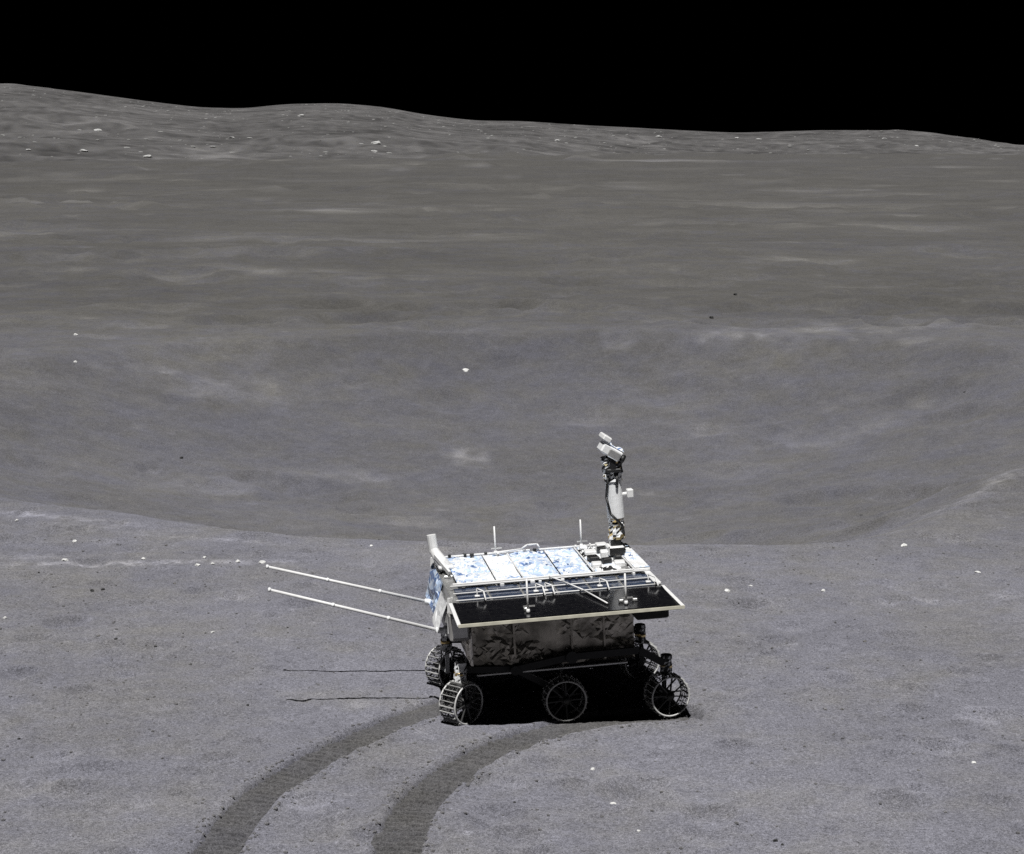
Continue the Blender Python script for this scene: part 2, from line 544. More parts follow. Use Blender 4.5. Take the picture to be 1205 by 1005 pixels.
# ------------------------------------------------------------------ hills on the horizon
def build_hills():
    rws = np.concatenate([np.linspace(400, 900, 90), np.linspace(905, 1500, 170), np.linspace(1520, 2100, 16)])
    an = np.linspace(-0.42, 0.42, 760)
    R, A = np.meshgrid(rws, an, indexing='ij')
    X = R * np.tan(A); Y = R + 0 * A
    Z = hills_z(X, Y)
    r2 = np.random.RandomState(5)
    fr = np.zeros_like(X)
    for i in range(1500):
        cy = 480 + 1000 * r2.rand(); cx = (r2.rand() - 0.5) * 0.8 * cy
        cr = 2.5 + 28 * r2.rand() ** 6
        if cy + cr * 1.5 > 1470:
            continue
        i0, i1 = np.searchsorted(rws, [cy - 1.9 * cr, cy + 1.9 * cr])
        j0, j1 = np.searchsorted(an, [math.atan((cx - 1.9 * cr) / cy) - .004, math.atan((cx + 1.9 * cr) / cy) + .004])
        d = np.hypot(X[i0:i1, j0:j1] - cx, Y[i0:i1, j0:j1] - cy) / cr
        Z[i0:i1, j0:j1] += crater_shape(d, cr * 0.06, cr * 0.02)
        fr[i0:i1, j0:j1] += (r2.rand() ** 3) * np.exp(-(d / 1.1) ** 4)
    alb = 0.094 * (1 + 0.12 * vnoise(X, Y, 90, 81) + 0.16 * vnoise(X, Y, 34, 82) + 0.20 * vnoise(X, Y, 12, 83) + 0.22 * vnoise(X, Y, 5, 84) + 0.2 * vnoise(X, Y, 2.6, 80))
    sp = vnoise(X, Y, 16, 85)
    alb = alb * (1 + 1.3 * np.clip(sp - 0.62, 0, 1) + 0.30 * np.clip(fr, 0, 1))
    V = np.stack([X, Y, Z], -1).reshape(-1, 3)
    me = grid_mesh('hills', V, len(rws), len(an), False, 'regolith', {'albedo': alb, 'fresh': 0.25 + 0 * alb})
    o = link(bpy.data.objects.new('hills', me))
    tag(o, 'low rounded grey hills along the horizon under a black sky', None, None, 'structure')
    return rws, an, Z

rows_h, ang_h, Z_h = build_hills()

def hill_z(x, y):
    i = int(np.clip(np.searchsorted(rows_h, y), 1, len(rows_h) - 1))
    j = int(np.clip(np.searchsorted(ang_h, math.atan2(x, y)), 1, len(ang_h) - 1))
    return float(Z_h[i - 1:i + 1, j - 1:j + 1].mean())

# ------------------------------------------------------------------ wheel tracks: churned darker soil pressed by the cleats
def build_track(k, label, lift):
    L, w = TRACK_LINES[k]
    T = np.gradient(L, axis=0)
    T /= np.linalg.norm(T, axis=1)[:, None]
    Nn = np.stack([-T[:, 1], T[:, 0]], -1)
    s = np.concatenate([[0], np.cumsum(np.linalg.norm(np.diff(L, axis=0), axis=1))])
    across = np.linspace(-1, 1, 19)
    X = np.zeros((len(L), len(across))); Y = X.copy(); Z = X.copy()
    for j, c in enumerate(across):
        edge = w + 0.042 + 0.008 * vnoise(s * 1.0, s * 0 + np.sign(c) * 5, 0.11, 41) + 0.003 * vnoise(s, s * 0 + np.sign(c) * 3, 0.03, 42)
        X[:, j] = L[:, 0] + Nn[:, 0] * c * edge
        Y[:, j] = L[:, 1] + Nn[:, 1] * c * edge
        cleat = np.where(((s + 0.02 * abs(c)) % 0.080) < 0.035, -0.016, 0.0) * (0.7 + 0.5 * vnoise(s, s * 0 + c, 0.06, 48)) * (1 - abs(c) ** 6) * (1 - sstep(13.2, 13.5, L[:, 1]))
        Z[:, j] = -0.022 + lift + 0.004 * abs(c) ** 5 + cleat
    Z += big_shape(X, Y)
    for sc_, am, sd in ((.09, .006, 44), (.04, .004, 45), (.02, .003, 46), (.45, .0085, 32), (1.1, .012, 31), (2.6, .022, 30)):
        kk = {32: 2, 31: 1, 30: 0}.get(sd)
        if kk is None:
            Z += am * vnoise(X, Y, sc_, sd)
        else:
            Z += am * vnoise(X + 13.7 * kk, Y - 7.1 * kk, sc_, sd)
    V = np.stack([X, Y, Z], -1).reshape(-1, 3)
    me = grid_mesh('wheel_track', V, len(L), len(across), False, 'rut_soil')
    o = link(bpy.data.objects.new('wheel_track', me))
    tag(o, label, None, None, 'structure')

build_track(0, 'curved dark wheel track ending at the rear of the rover', 0.0)
build_track(1, 'curved dark wheel track running up under the near wheels of the rover', 0.0)

# ------------------------------------------------------------------ rover
YAW = math.radians(8.157)
rover = empty('lunar_rover', (0.311, 14.208, 0.0), YAW)
tag(rover, 'six wheeled lunar rover with foil body, flat solar deck and camera mast', 'rover')
TILT = math.radians(3.0)
ct, st = math.cos(TILT), math.sin(TILT)

def tilt(p):                       # the body rides nose up on its suspension
    z = p.z - 0.6
    return Vector((p.x * ct - z * st, p.y, 0.6 + p.x * st + z * ct))

def crumple(o_name, corners, nu, nv, amp, material, parent, seed, thick=None, xf=tilt, fine=0.3):
    """foil sheet over a quad: sharp random folds, flat shaded"""
    rs = np.random.RandomState(seed)
    c = [Vector(p) for p in corners]
    nrm = (c[1] - c[0]).cross(c[3] - c[0]).normalized()
    m = MB()
    H = rs.randn(nv + 1, nu + 1) * fine
    # long crossing creases
    for q in range(22):
        a = rs.rand() * math.pi
        off = rs.rand(2) * np.array([nu, nv])
        jj, ii = np.meshgrid(np.arange(nu + 1), np.arange(nv + 1))
        d = np.abs((jj - off[0]) * math.cos(a) + (ii - off[1]) * math.sin(a) * 1.3)
        H += rs.choice([-1, 1]) * np.clip(1 - d / (2 + 5 * rs.rand()), 0, 1) * rs.rand() * 1.9
    H = np.clip(H, -2, 2)
    V = []
    for i in range(nv + 1):
        for j in range(nu + 1):
            s_, t_ = j / nu, i / nv
            if 0 < i < nv and 0 < j < nu:
                s_ += (rs.rand() - .5) * 0.7 / nu; t_ += (rs.rand() - .5) * 0.7 / nv
            p = c[0] * (1 - s_) * (1 - t_) + c[1] * s_ * (1 - t_) + c[2] * s_ * t_ + c[3] * (1 - s_) * t_
            e = 1.0 if (0 < i < nv and 0 < j < nu) else 0.15
            V.append(p + nrm * amp * float(H[i, j]) * e)
    F = []
    for i in range(nv):
        for j in range(nu):
            a = i * (nu + 1) + j
            q = (a, a + 1, a + nu + 2, a + nu + 1)
            if rs.rand() < .5:
                F += [(q[0], q[1], q[2]), (q[0], q[2], q[3])]
            else:
                F += [(q[0], q[1], q[3]), (q[1], q[2], q[3])]
    m.add(V, F)
    return m.build(o_name, material, parent, xf=xf)

def mix_faces(o, mats, weights, seed, clump=1):
    """foil scraps of several tones: a material slot per face"""
    rs = np.random.RandomState(seed)
    me = o.data
    me.materials.clear()
    for m_ in mats:
        me.materials.append(MATS[m_])
    cen = np.array([tuple(f.center) for f in me.polygons])
    v = rs.rand(len(cen))
    if clump:
        f1 = vnoise(cen[:, 0] + 3 * cen[:, 2], cen[:, 1], 0.075, seed) + 0.6 * vnoise(cen[:, 0] - cen[:, 2], cen[:, 1], 0.03, seed + 1) + 0.45 * (v - .5)
        v = np.argsort(np.argsort(f1)) / max(1, len(f1) - 1)
    edges = np.cumsum(weights) / sum(weights)
    me.polygons.foreach_set('material_index', np.minimum(np.searchsorted(edges, v), len(mats) - 1).astype(np.int32))
    me.update()
    return o

def foil_tube(p0, p1, r0, r1, n, rings, jit, seed):
    rs = np.random.RandomState(seed)
    m = MB()
    ln, q = m.frame(p0, p1)
    V = []; F = []
    for k in range(rings + 1):
        t = k / rings
        for i in range(n):
            a = 2 * math.pi * (i + .4 * (rs.rand() - .5)) / n
            r = (r0 + (r1 - r0) * t) * (1 + jit * (rs.rand() - .5) * 2)
            V.append(Vector(p0) + q @ Vector((r * math.cos(a), r * math.sin(a), ln * t)))
    for k in range(rings):
        for i in range(n):
            j = (i + 1) % n
            F += [(k * n + i, k * n + j, k * n + n + j), (k * n + i, k * n + n + j, k * n + n + i)]
    F += [tuple(range(n - 1, -1, -1)), tuple(range(rings * n, rings * n + n))]
    return m.add(V, F)

# --- body: solid core with loose foil blankets on the faces
BX0, BX1, BY, BZ0, BZ1 = -0.665, 0.52, 0.42, 0.375, 0.835
body = MB().box(((BX0 + BX1) / 2, 0, (BZ0 + BZ1) / 2), (BX1 - BX0 - .05, 2 * BY - .05, BZ1 - BZ0 - .03), bev=.02).build('body', 'black_plastic', rover, xf=tilt)
crumple('foil_blanket', [(BX0, -BY, BZ0), (BX1, -BY, BZ0), (BX1, -BY, BZ1), (BX0, -BY, BZ1)], 50, 19, 0.0085, 'side_foil', body, 3)
crumple('foil_blanket', [(BX1, BY, BZ0), (BX0, BY, BZ0), (BX0, BY, BZ1), (BX1, BY, BZ1)], 58, 22, 0.0065, 'side_foil', body, 4)
crumple('foil_blanket', [(BX1, -BY, BZ0), (BX1, BY, BZ0), (BX1, BY, BZ1), (BX1, -BY, BZ1)], 38, 22, 0.0065, 'side_foil', body, 5)
crumple('foil_blanket', [(BX0, BY, BZ0), (BX0, -BY, BZ0), (BX0, -BY, BZ1), (BX0, BY, BZ1)], 38, 22, 0.0065, 'side_foil', body, 6)
crumple('foil_blanket', [(BX0, BY, BZ0), (BX1, BY, BZ0), (BX1, -BY, BZ0), (BX0, -BY, BZ0)], 24, 18, 0.008, 'side_foil', body, 7)
for y in (-BY - .012, BY + .012):
    MB().box(((BX0 + BX1) / 2 - .02, y, BZ0 - .028), (BX1 - BX0 - .08, .024, .016), bev=.004).build('lower_rail', 'bare_metal', body, xf=tilt)

# rear equipment box under the deck
rb = MB().box((-0.745, -0.10, 0.70), (0.15, 0.60, 0.20), bev=.012).build('equipment_box', 'grey_foil', rover, xf=tilt)
MB().box((-0.745, -0.405, 0.70), (0.11, 0.008, 0.15), bev=.003).build('cover_plate', 'bare_metal', rb, xf=tilt)
# front bracket under the overhanging deck
MB().box((0.61, -0.60, 0.755), (0.24, 0.18, 0.075), bev=.01).build('wing_drive', 'black_plastic', rover, xf=tilt)
MB().beam((0.50, -0.50, 0.705), (0.70, -0.62, 0.722), .014, .014).build('wing_brace', 'bare_metal', rover, xf=tilt)

# --- deck
DX0, DX1 = -0.79, 0.76
deck = MB().box(((DX0 + DX1) / 2, 0.0, 0.868), (DX1 - DX0, 0.80, 0.034), bev=.006).build('deck', 'bare_metal', rover, xf=tilt)
# near strip of the deck: dark cells in three rows
for r_i in range(2):
    y0 = -0.385 + r_i * 0.19
    for k in range(6):
        x0 = -0.74 + k * 0.245
        MB().box((x0 + .115, y0 + .085, 0.8905 + 0.006 * r_i), (0.226, 0.162, 0.010), bev=.002).build('solar_cell', 'navy_cell', deck, xf=tilt)
for y, z, r in ((-0.395, 0.900, .0055), (-0.205, 0.907, .005), (-0.012, 0.918, .007)):
    MB().tube((DX0 + .03, y, z), (DX1 - .03, y, z), r).build('deck_rail', 'white_paint', deck, True, tilt)

# bright insulating blanket over the rear half and the far wing
fw = MB().box(((DX0 + DX1) / 2 + .01, 0.655, 0.895), (DX1 - DX0 - .03, 0.50, 0.022), bev=.005).build('solar_wing', 'bare_metal', rover, xf=tilt)
fw['label'] = 'far side wing covered by pale blue foil'
segs = [(-0.70, -0.415, 'blue_foil', 31), (-0.405, -0.215, 'white_foil', 32), (-0.205, 0.075, 'blue_foil', 33), (0.085, 0.315, 'blue_foil', 34)]
for x0, x1, m_, sd in segs:
    n_ = max(8, int((x1 - x0) / .014))
    o = crumple('deck_blanket', [(x0, 0.01, 0.918), (x1, 0.01, 0.918), (x1, 0.885, 0.935), (x0, 0.885, 0.935)], n_, 34, 0.0070, m_, fw, sd, fine=.45)
    mix_faces(o, ['deep_blue_foil', 'blue_foil', 'white_foil', 'pale_blue_foil'], {31: (5, 32, 41, 22), 32: (1, 10, 84, 5), 33: (9, 30, 31, 30), 34: (5, 38, 35, 22)}[sd], sd)
for y, z in ((0.015, .926), (0.895, .945)):
    MB().box((-0.01, y, z), (1.46, .014, .014), bev=.003).build('frame_bar', 'white_paint', fw, xf=tilt)
for x in (-0.21, 0.325):
    MB().box((x, 0.455, .937), (.010, .85, .010)).build('hold_strap', 'white_paint', fw, xf=tilt)
# white front plate
MB().box((0.685, 0.44, 0.926), (0.125, 0.90, 0.020), bev=.004).build('front_plate', 'white_paint', rover, xf=tilt)
o = crumple('front_foil', [(.63, .0, .942), (.745, .0, .942), (.745, .885, .942), (.63, .885, .942)], 8, 44, .005, 'white_foil', rover, 73, fine=.5)
mix_faces(o, ['deep_blue_foil', 'white_foil', 'pale_blue_foil'], (4, 82, 14), 74)
MB().box((0.72, -0.20, 0.905), (0.05, 0.38, 0.018), bev=.004).build('front_plate', 'white_paint', rover, xf=tilt)
# far cable tray
MB().path([(-0.33, .86, .955), (-0.10, .87, .965), (-.05, .87, .995), (.03, .87, .995), (.05, .87, .96)], .007, 7).build('cable', 'white_paint', rover, True, tilt)
MB().path([(-0.02, -.02, .935), (.05, -.15, .925), (.16, -.45, .915), (.27, -.78, .885)], .006, 7).build('cable', 'white_paint', rover, True, tilt)

# equipment between the blanket and the mast
rs = random.Random(8)
pods = [(0.37, 0.16, .07, .10, .045, 'white_paint'), (0.46, 0.22, .07, .06, .06, 'black_plastic'), (0.55, 0.17, .08, .10, .04, 'white_paint'),
        (0.385, 0.37, .08, .10, .05, 'black_plastic'), (0.48, 0.42, .06, .09, .075, 'white_foil'), (0.40, 0.58, .09, .10, .05, 'white_paint'),
        (0.50, 0.62, .07, .07, .06, 'black_plastic'), (0.38, 0.78, .06, .09, .045, 'white_foil'), (0.53, 0.80, .09, .09, .05, 'white_paint'), (0.57, 0.34, .05, .07, .05, 'black_plastic')]
base = MB().box((0.475, 0.46, .918), (.28, .85, .014), bev=.003).build('equipment_plate', 'bare_metal', rover, xf=tilt)
o = crumple('plate_foil', [(.34, .04, .928), (.61, .04, .928), (.61, .88, .936), (.34, .88, .936)], 18, 36, .009, 'white_foil', base, 71, fine=.5)
mix_faces(o, ['black_plastic', 'white_foil', 'pale_blue_foil'], (26, 62, 12), 72)
for x, y, sx, sy, sz, m_ in pods:
    MB().box((x, y, .926 + sz / 2), (sx, sy, sz), Matrix.Rotation(rs.uniform(-.15, .15), 3, 'Z'), bev=.006).build('instrument_box', m_, base, xf=tilt)

# --- near wing: black cells, slightly drooping, pale taped edge
WX0, WX1 = -0.800, 0.775
def wing_z(y):
    return 0.888 + (y + 0.40) * 0.060
wing = MB()
th = 0.022
V = [(WX0, -.40, wing_z(-.40)), (WX1 - .03, -.40, wing_z(-.40)), (WX1, -.925, wing_z(-.925)), (WX0 + .0, -.925, wing_z(-.925))]
wing.add([(x, y, z - th) for x, y, z in V] + V, [(0, 1, 2, 3), (7, 6, 5, 4), (0, 4, 5, 1), (1, 5, 6, 2), (2, 6, 7, 3), (3, 7, 4, 0)])
wing = wing.build('solar_wing', 'black_plastic', rover, xf=tilt)
wing['label'] = 'near side wing of black solar cells'
for k in range(7):
    x0 = WX0 + .015 + k * 0.2185
    x1 = x0 + 0.2155
    for a, b in ((-.42, -.665), (-.668, -.905)):
        m = MB()
        P = [(x0, a), (x1, a), (x1, b), (x0, b)]
        Vv = [(x, y, wing_z(y) + .002) for x, y in P] + [(x, y, wing_z(y) + .006) for x, y in P]
        m.add(Vv, [(0, 1, 2, 3), (7, 6, 5, 4), (0, 4, 5, 1), (1, 5, 6, 2), (2, 6, 7, 3), (3, 7, 4, 0)])
        m.build('solar_cell', 'black_cell', wing, xf=tilt)
MB().beam((WX0 - .01, -.932, wing_z(-.925) - .006), (WX1 + .015, -.932, wing_z(-.925) - .006), .014, .021).build('wing_edge', 'edge_tape', wing, xf=tilt)
MB().beam((WX1 + .006, -.928, wing_z(-.925) - .004), (WX1 - .024, -.40, wing_z(-.40) - .004), .026, .012).build('wing_edge', 'white_paint', wing, xf=tilt)
MB().beam((WX0 - .004, -.928, wing_z(-.925) - .004), (WX0 - .004, -.40, wing_z(-.40) - .004), .026, .010).build('wing_edge', 'white_paint', wing, xf=tilt)
for x in (-0.60, -0.17, -0.10, 0.30, 0.66):
    m = MB()
    m.path([(x, -.34, .905), (x, -.34, .965), (x + .04, -.40, .955), (x + .045, -.47, .905)], .006, 7)
    m.box((x, -.34, .91), (.04, .03, .016), bev=.004)
    m.build('hinge', 'white_paint', wing, True, tilt)
for x in (-.32, .36, .46):
    MB().box((x + .015, -.74, wing_z(-.74) + .018), (.035, .03, .022), bev=.004).build('latch', 'bare_metal', wing, xf=tilt)

# fasteners and tie-downs along the deck edges
rs = random.Random(21)
for i in range(26):
    x = -0.72 + i * 0.056 + rs.uniform(-.012, .012)
    for y, z in ((-0.045, .905), (0.872, .952)):
        if rs.random() < .55:
            MB().box((x, y + rs.uniform(-.01, .01), z), (rs.uniform(.012, .035), rs.uniform(.015, .03), rs.uniform(.012, .03)), Matrix.Rotation(rs.uniform(-.3, .3), 3, 'Z'), bev=.003).build('fastener', rs.choice(['black_plastic', 'white_paint', 'black_plastic']), deck if y < .5 else fw, xf=tilt)
# seams of the body blanket
for x in (-0.36, 0.06, 0.30):
    MB().box((x, -BY - .010, (BZ0 + BZ1) / 2), (.014, .004, BZ1 - BZ0 - .03)).build('seam_tape', 'side_foil', body, xf=tilt)

# --- four slender posts
for x, y, z0, z1, lean in ((-0.30, 0.885, .935, 1.16, 0), (0.385, 0.885, .935, 1.16, 0), (-0.30, -0.80, .868, 1.115, 0), (0.40, -0.80, .868, 1.095, 0)):
    m = MB().tube((x, y, z0), (x, y, z1), .0085, .0065, 10)
    m.tube((x, y, z0), (x, y, z0 + .03), .016, .012, 10)
    o = m.build('post', 'white_paint', rover, True, tilt)
    MB().beam((x - .035, y, z0 + .05), (x + .05, y, z0 + .05), .010, .010).build('crossbar', 'bare_metal', o, xf=tilt)

# --- rear end: sloping foil apron, white corner antenna
ap = MB().box((-0.80, 0.30, 0.80), (.03, 1.10, .20), Matrix.Rotation(math.radians(14), 3, 'Y'), bev=.006).build('rear_apron', 'bare_metal', rover, xf=tilt)
crumple('foil_blanket', [(-0.875, 0.86, 0.66), (-0.875, 0.16, 0.66), (-0.800, 0.16, 0.915), (-0.800, 0.86, 0.915)], 12, 9, 0.008, 'blue_foil', ap, 51)
mix_faces(ap.children[-1], ['deep_blue_foil', 'blue_foil', 'pale_blue_foil'], (45, 25, 30), 53)
crumple('foil_blanket', [(-0.900, 0.14, 0.64), (-0.900, -0.27, 0.64), (-0.815, -0.27, 0.86), (-0.815, 0.14, 0.86)], 9, 8, 0.008, 'white_foil', ap, 52)
MB().beam((-0.815, 0.90, 0.60), (-0.795, 0.89, 0.95), .03, .03).build('apron_edge', 'white_paint', ap, xf=tilt)
MB().beam((-0.81, -0.30, 0.64), (-0.80, -0.29, 0.90), .022, .022).build('apron_edge', 'white_paint', ap, xf=tilt)
an_ = MB()
an_.tube((-0.73, 0.55, .93), (-0.80, 0.72, 1.045), .055, .036, 12)
an_.box((-0.73, 0.55, .945), (.12, .12, .03), bev=.008)
an_ = an_.build('corner_antenna', 'white_paint', rover, True, tilt)
MB().tube((-0.80, 0.72, 1.035), (-0.812, 0.73, 1.165), .037, .037, 12).build('antenna_head', 'white_paint', an_, False, tilt)
MB().beam((-0.72, 0.38, .93), (-0.80, 0.62, 1.02), .02, .03).build('antenna_strut', 'white_paint', an_, xf=tilt)

# --- two long ground radar rods behind
for y, z0, zt, lab in ((0.645, 0.655, 1.040, 'far side radar rod'), (-0.16, 0.630, 1.045, 'near side radar rod')):
    m = MB().tube((-0.86, y, z0), (-2.09, y, zt), .0130, .0105, 10)
    o = m.build('radar_rod', 'white_paint', rover, True, tilt)
    for t_ in (0.30, 0.62, 0.985):
        a_ = Vector((-0.86, y, z0)).lerp(Vector((-2.09, y, zt)), t_)
        b_ = Vector((-0.86, y, z0)).lerp(Vector((-2.09, y, zt)), t_ + .014)
        MB().tube(a_, b_, .0165, .0165, 10).build('rod_collar', 'white_foil', o, True, tilt)
    m = MB().tube((-0.80, y, z0 - .01), (-0.90, y, z0 + .01), .028, .022, 12)
    m.box((-0.80, y, z0 - .005), (.09, .07, .07), bev=.01)
    m.build('rod_mount', 'white_foil', o, xf=tilt)

# --- camera mast
MXc, MY = 0.598, 0.55
mast = MB()
mast.tube((MXc + .01, MY, 1.225), (MXc, MY, 1.525), .068, .062, 20)
mast = mast.build('camera_mast', 'white_foil', rover, False, tilt)
m = MB()
m.box((MXc - .01, MY, .975), (.13, .16, .07), bev=.01)
m.box((MXc - .005, MY, 1.035), (.085, .10, .07), bev=.01)
mix_faces(m.build('mast_base', 'white_paint', mast, xf=tilt), ['black_plastic', 'white_paint'], (40, 60), 79, 0)
o = foil_tube((MXc + .01, MY, 1.06), (MXc + .01, MY, 1.235), .066, .058, 14, 9, .13, 75).build('tilt_joint', 'gold_foil', mast, xf=tilt)
mix_faces(o, ['black_plastic', 'white_foil', 'gold_foil'], (14, 62, 24), 76, 0)
o = foil_tube((MXc, MY, 1.515), (MXc - .006, MY, 1.70), .074, .080, 14, 9, .13, 77).build('pan_collar', 'gold_foil', mast, xf=tilt)
mix_faces(o, ['black_plastic', 'white_foil', 'gold_foil'], (50, 42, 8), 78, 0)
MB().path([(MXc - .05, MY - .066, 1.56), (MXc - .068, MY - .055, 1.40), (MXc - .045, MY - .075, 1.27), (MXc + .045, MY - .07, 1.17), (MXc + .06, MY - .04, 1.10)], .010, 7).build('cable', 'black_plastic', mast, True, tilt)
MB().path([(MXc + .02, MY - .074, 1.56), (MXc + .012, MY - .076, 1.47)], .010, 7).build('cable', 'black_plastic', mast, True, tilt)
m = MB()
m.tube((MXc + .05, MY, 1.40), (MXc + .115, MY, 1.402), .016, .016, 10)
m.box((MXc + .125, MY - .01, 1.408), (.05, .07, .065), bev=.006)
m.build('side_box', 'white_paint', mast, xf=tilt)
# joint yoke
m = MB()
for s_ in (-1, 1):
    m.box((MXc - .01, MY + s_ * .085, 1.665), (.045, .018, .14), bev=.006)
m.box((MXc - .005, MY, 1.605), (.12, .19, .03), bev=.008)
m.build('yoke', 'black_plastic', mast, xf=tilt)
RH = Matrix.Rotation(math.radians(33), 3, 'Y')
hc = Vector((MXc - .012, MY, 1.745))
head = MB().box(hc, (.175, .17, .08), RH, bev=.012).build('camera_head', 'white_foil', mast, xf=tilt)
crumple('head_foil', [tuple(hc + RH @ Vector(p)) for p in ((-.085, -.08, .047), (.085, -.08, .047), (.085, .08, .047), (-.085, .08, .047))], 12, 12, .008, 'blue_foil', head, 61)
mix_faces(head.children[-1], ['deep_blue_foil', 'white_foil', 'pale_blue_foil'], (22, 48, 30), 62)
MB().box(hc + RH @ Vector((-.085, 0, .072)), (.070, .19, .042), RH, bev=.008).build('sun_shade', 'white_paint', head, xf=tilt)
for s_ in (-1, 1):
    p0 = hc + RH @ Vector((.082, s_ * .06, -.005)); p1 = hc + RH @ Vector((.112, s_ * .06, -.005))
    MB().tube(p0, p1, .034, .036, 14).build('camera_lens', 'black_plastic', head, True, tilt)
    MB().box(hc + RH @ Vector((.02, s_ * .10, -.01)), (.10, .026, .06), RH, bev=.006).build('camera_body', 'bare_metal', head, xf=tilt)

# --- wheels
def make_wheel():
    R, W = 0.150, 0.150
    root = MB()
    # wire mesh tread: hoops and slanted wires
    for y in (-.037, 0, .037):
        root.ringy((0, y, 0), R - .008, .0022, 40, 5)
    n = 36
    for i in range(n):
        for d in (-1, 1):
            a0 = 2 * math.pi * i / n; a1 = a0 + d * 2 * math.pi / n * 2
            p0 = Vector(((R - .008) * math.cos(a0), -W / 2, (R - .008) * math.sin(a0)))
            p1 = Vector(((R - .008) * math.cos(a1), W / 2, (R - .008) * math.sin(a1)))
            root.tube(p0, p1, .0018, .0018, 4)
    me_o = root.build('wheel', 'spoke_metal', rover, True)
    for y in (-W / 2, W / 2):
        MB().ringy((0, y, 0), R - .006, .0065, 48, 8, .006).build('rim', 'rim_metal', me_o, True)
    hub = MB().tube((0, -.062, 0), (0, .062, 0), .036, .036, 18)
    hub.tube((0, -.080, 0), (0, -.060, 0), .020, .026, 14)
    hub.build('hub', 'spoke_metal', me_o, True)
    for y in (-.060, .060):
        for i in range(8):
            a = 2 * math.pi * i / 8 + .2
            MB().beam((.034 * math.cos(a), y, .034 * math.sin(a)), ((R - .010) * math.cos(a), y * 1.2, (R - .010) * math.sin(a)), .011, .008).build('spoke', 'spoke_metal', me_o)
    for i in range(24):
        a = 2 * math.pi * i / 24
        rot = Matrix.Rotation(-a, 3, 'Y')
        MB().box(rot @ Vector((R + .003, 0, 0)), (.016, W * .92, .004), rot).build('cleat', 'wheel_metal', me_o)
    return me_o

proto = make_wheel()
wheel_spots = [(-0.755, -0.497, 40), (0.0, -0.497, 0), (0.755, -0.497, 10), (-0.755, 0.50, 38), (0.0, 0.50, 0), (0.755, 0.50, 10)]
for i, (x, y, steer) in enumerate(wheel_spots):
    w_ = proto if i == 0 else copy_tree(proto, rover)
    w_.location = (x, y, 0.138)
    w_.rotation_euler = (0, 0.13 * i, math.radians(steer))

# --- suspension: rocker, bogie, steering motors
for s_ in (-1, 1):
    y = s_ * 0.475
    yi = s_ * 0.36
    rk = MB()
    rk.beam((0.05, y, 0.44), (0.55, y, 0.47), .035, .05)
    rk.beam((0.55, y, 0.47), (0.745, y, 0.36), .035, .05)
    rk.beam((0.05, y, 0.44), (-0.36, y, 0.36), .035, .05)
    rk.tube((0.05, s_ * .40, .44), (0.05, s_ * .51, .44), .045, .045, 16)
    rk.build('rocker_arm', 'black_plastic', rover)
    bo = MB()
    yb = s_ * 0.435
    bo.beam((-0.36, yb, 0.355), (-0.735, yb, 0.36), .03, .045)
    bo.beam((-0.36, yb, 0.355), (0.0, s_ * .40, 0.15), .03, .045)
    bo.tube((-0.36, s_ * .40, .355), (-0.36, s_ * .50, .355), .035, .035, 14)
    bo.build('bogie_arm', 'black_plastic', rover)
    for x in (-0.755, 0.755):
        ms = MB()
        ms = foil_tube((x, s_ * .46, .285), (x, s_ * .46, .425), .046, .042, 12, 6, .10, int(90 + 10 * x + s_))
        o = ms.build('steering_motor', 'white_foil', rover)
        mix_faces(o, ['black_plastic', 'white_foil'], (18, 82) if x < 0 else (75, 25), int(190 + 10 * x + s_), 0)
        f = MB()
        f.beam((x, s_ * .46, .29), (x, s_ * .40, .25), .03, .03)
        f.beam((x, s_ * .40, .26), (x, s_ * .40, .12), .03, .03)
        f.tube((x, s_ * .40, .128), (x, s_ * .50, .128), .022, .022, 12)
        f.build('wheel_fork', 'white_foil' if x < 0 else 'spoke_metal', o)
        MB().tube((x, s_ * .46, .33), (x, s_ * .46, .355), .045, .045, 16).build('motor_band', 'gold_foil', o, True)

# ------------------------------------------------------------------ stones
def rock_mesh(seed, size, flat=0.65):
    rs = np.random.RandomState(seed)
    t = (1 + 5 ** .5) / 2
    V = [Vector(p).normalized() for p in [(-1, t, 0), (1, t, 0), (-1, -t, 0), (1, -t, 0), (0, -1, t), (0, 1, t), (0, -1, -t), (0, 1, -t), (t, 0, -1), (t, 0, 1), (-t, 0, -1), (-t, 0, 1)]]
    F = [(0, 11, 5), (0, 5, 1), (0, 1, 7), (0, 7, 10), (0, 10, 11), (1, 5, 9), (5, 11, 4), (11, 10, 2), (10, 7, 6), (7, 1, 8), (3, 9, 4), (3, 4, 2), (3, 2, 6), (3, 6, 8), (3, 8, 9), (4, 9, 5), (2, 4, 11), (6, 2, 10), (8, 6, 7), (9, 8, 1)]
    for it in range(2):
        mid = {}; F2 = []
        def mp(a, b):
            k = (min(a, b), max(a, b))
            if k not in mid:
                V.append(((V[a] + V[b]) / 2).normalized()); mid[k] = len(V) - 1
            return mid[k]
        for a, b, c in F:
            ab, bc, ca = mp(a, b), mp(b, c), mp(c, a)
            F2 += [(a, ab, ca), (b, bc, ab), (c, ca, bc), (ab, bc, ca)]
        F = F2
    # chop with random planes, then roughen
    cuts = [(Vector(rs.randn(3)).normalized(), 0.55 + 0.35 * rs.rand()) for _ in range(9)]
    sx = 0.75 + 0.6 * rs.rand(); sy = 0.75 + 0.4 * rs.rand()
    out = []
    for p in V:
        k = 1.0
        for n_, d in cuts:
            q = p.dot(n_)
            if q * k > d:
                k = d / q
        k *= 1 + 0.06 * rs.randn()
        out.append((p.x * k * sx * size, p.y * k * sy * size, p.z * k * flat * size))
    me = bpy.data.meshes.new('rock')
    me.from_pydata(out, [], F)
    me.update()
    return me

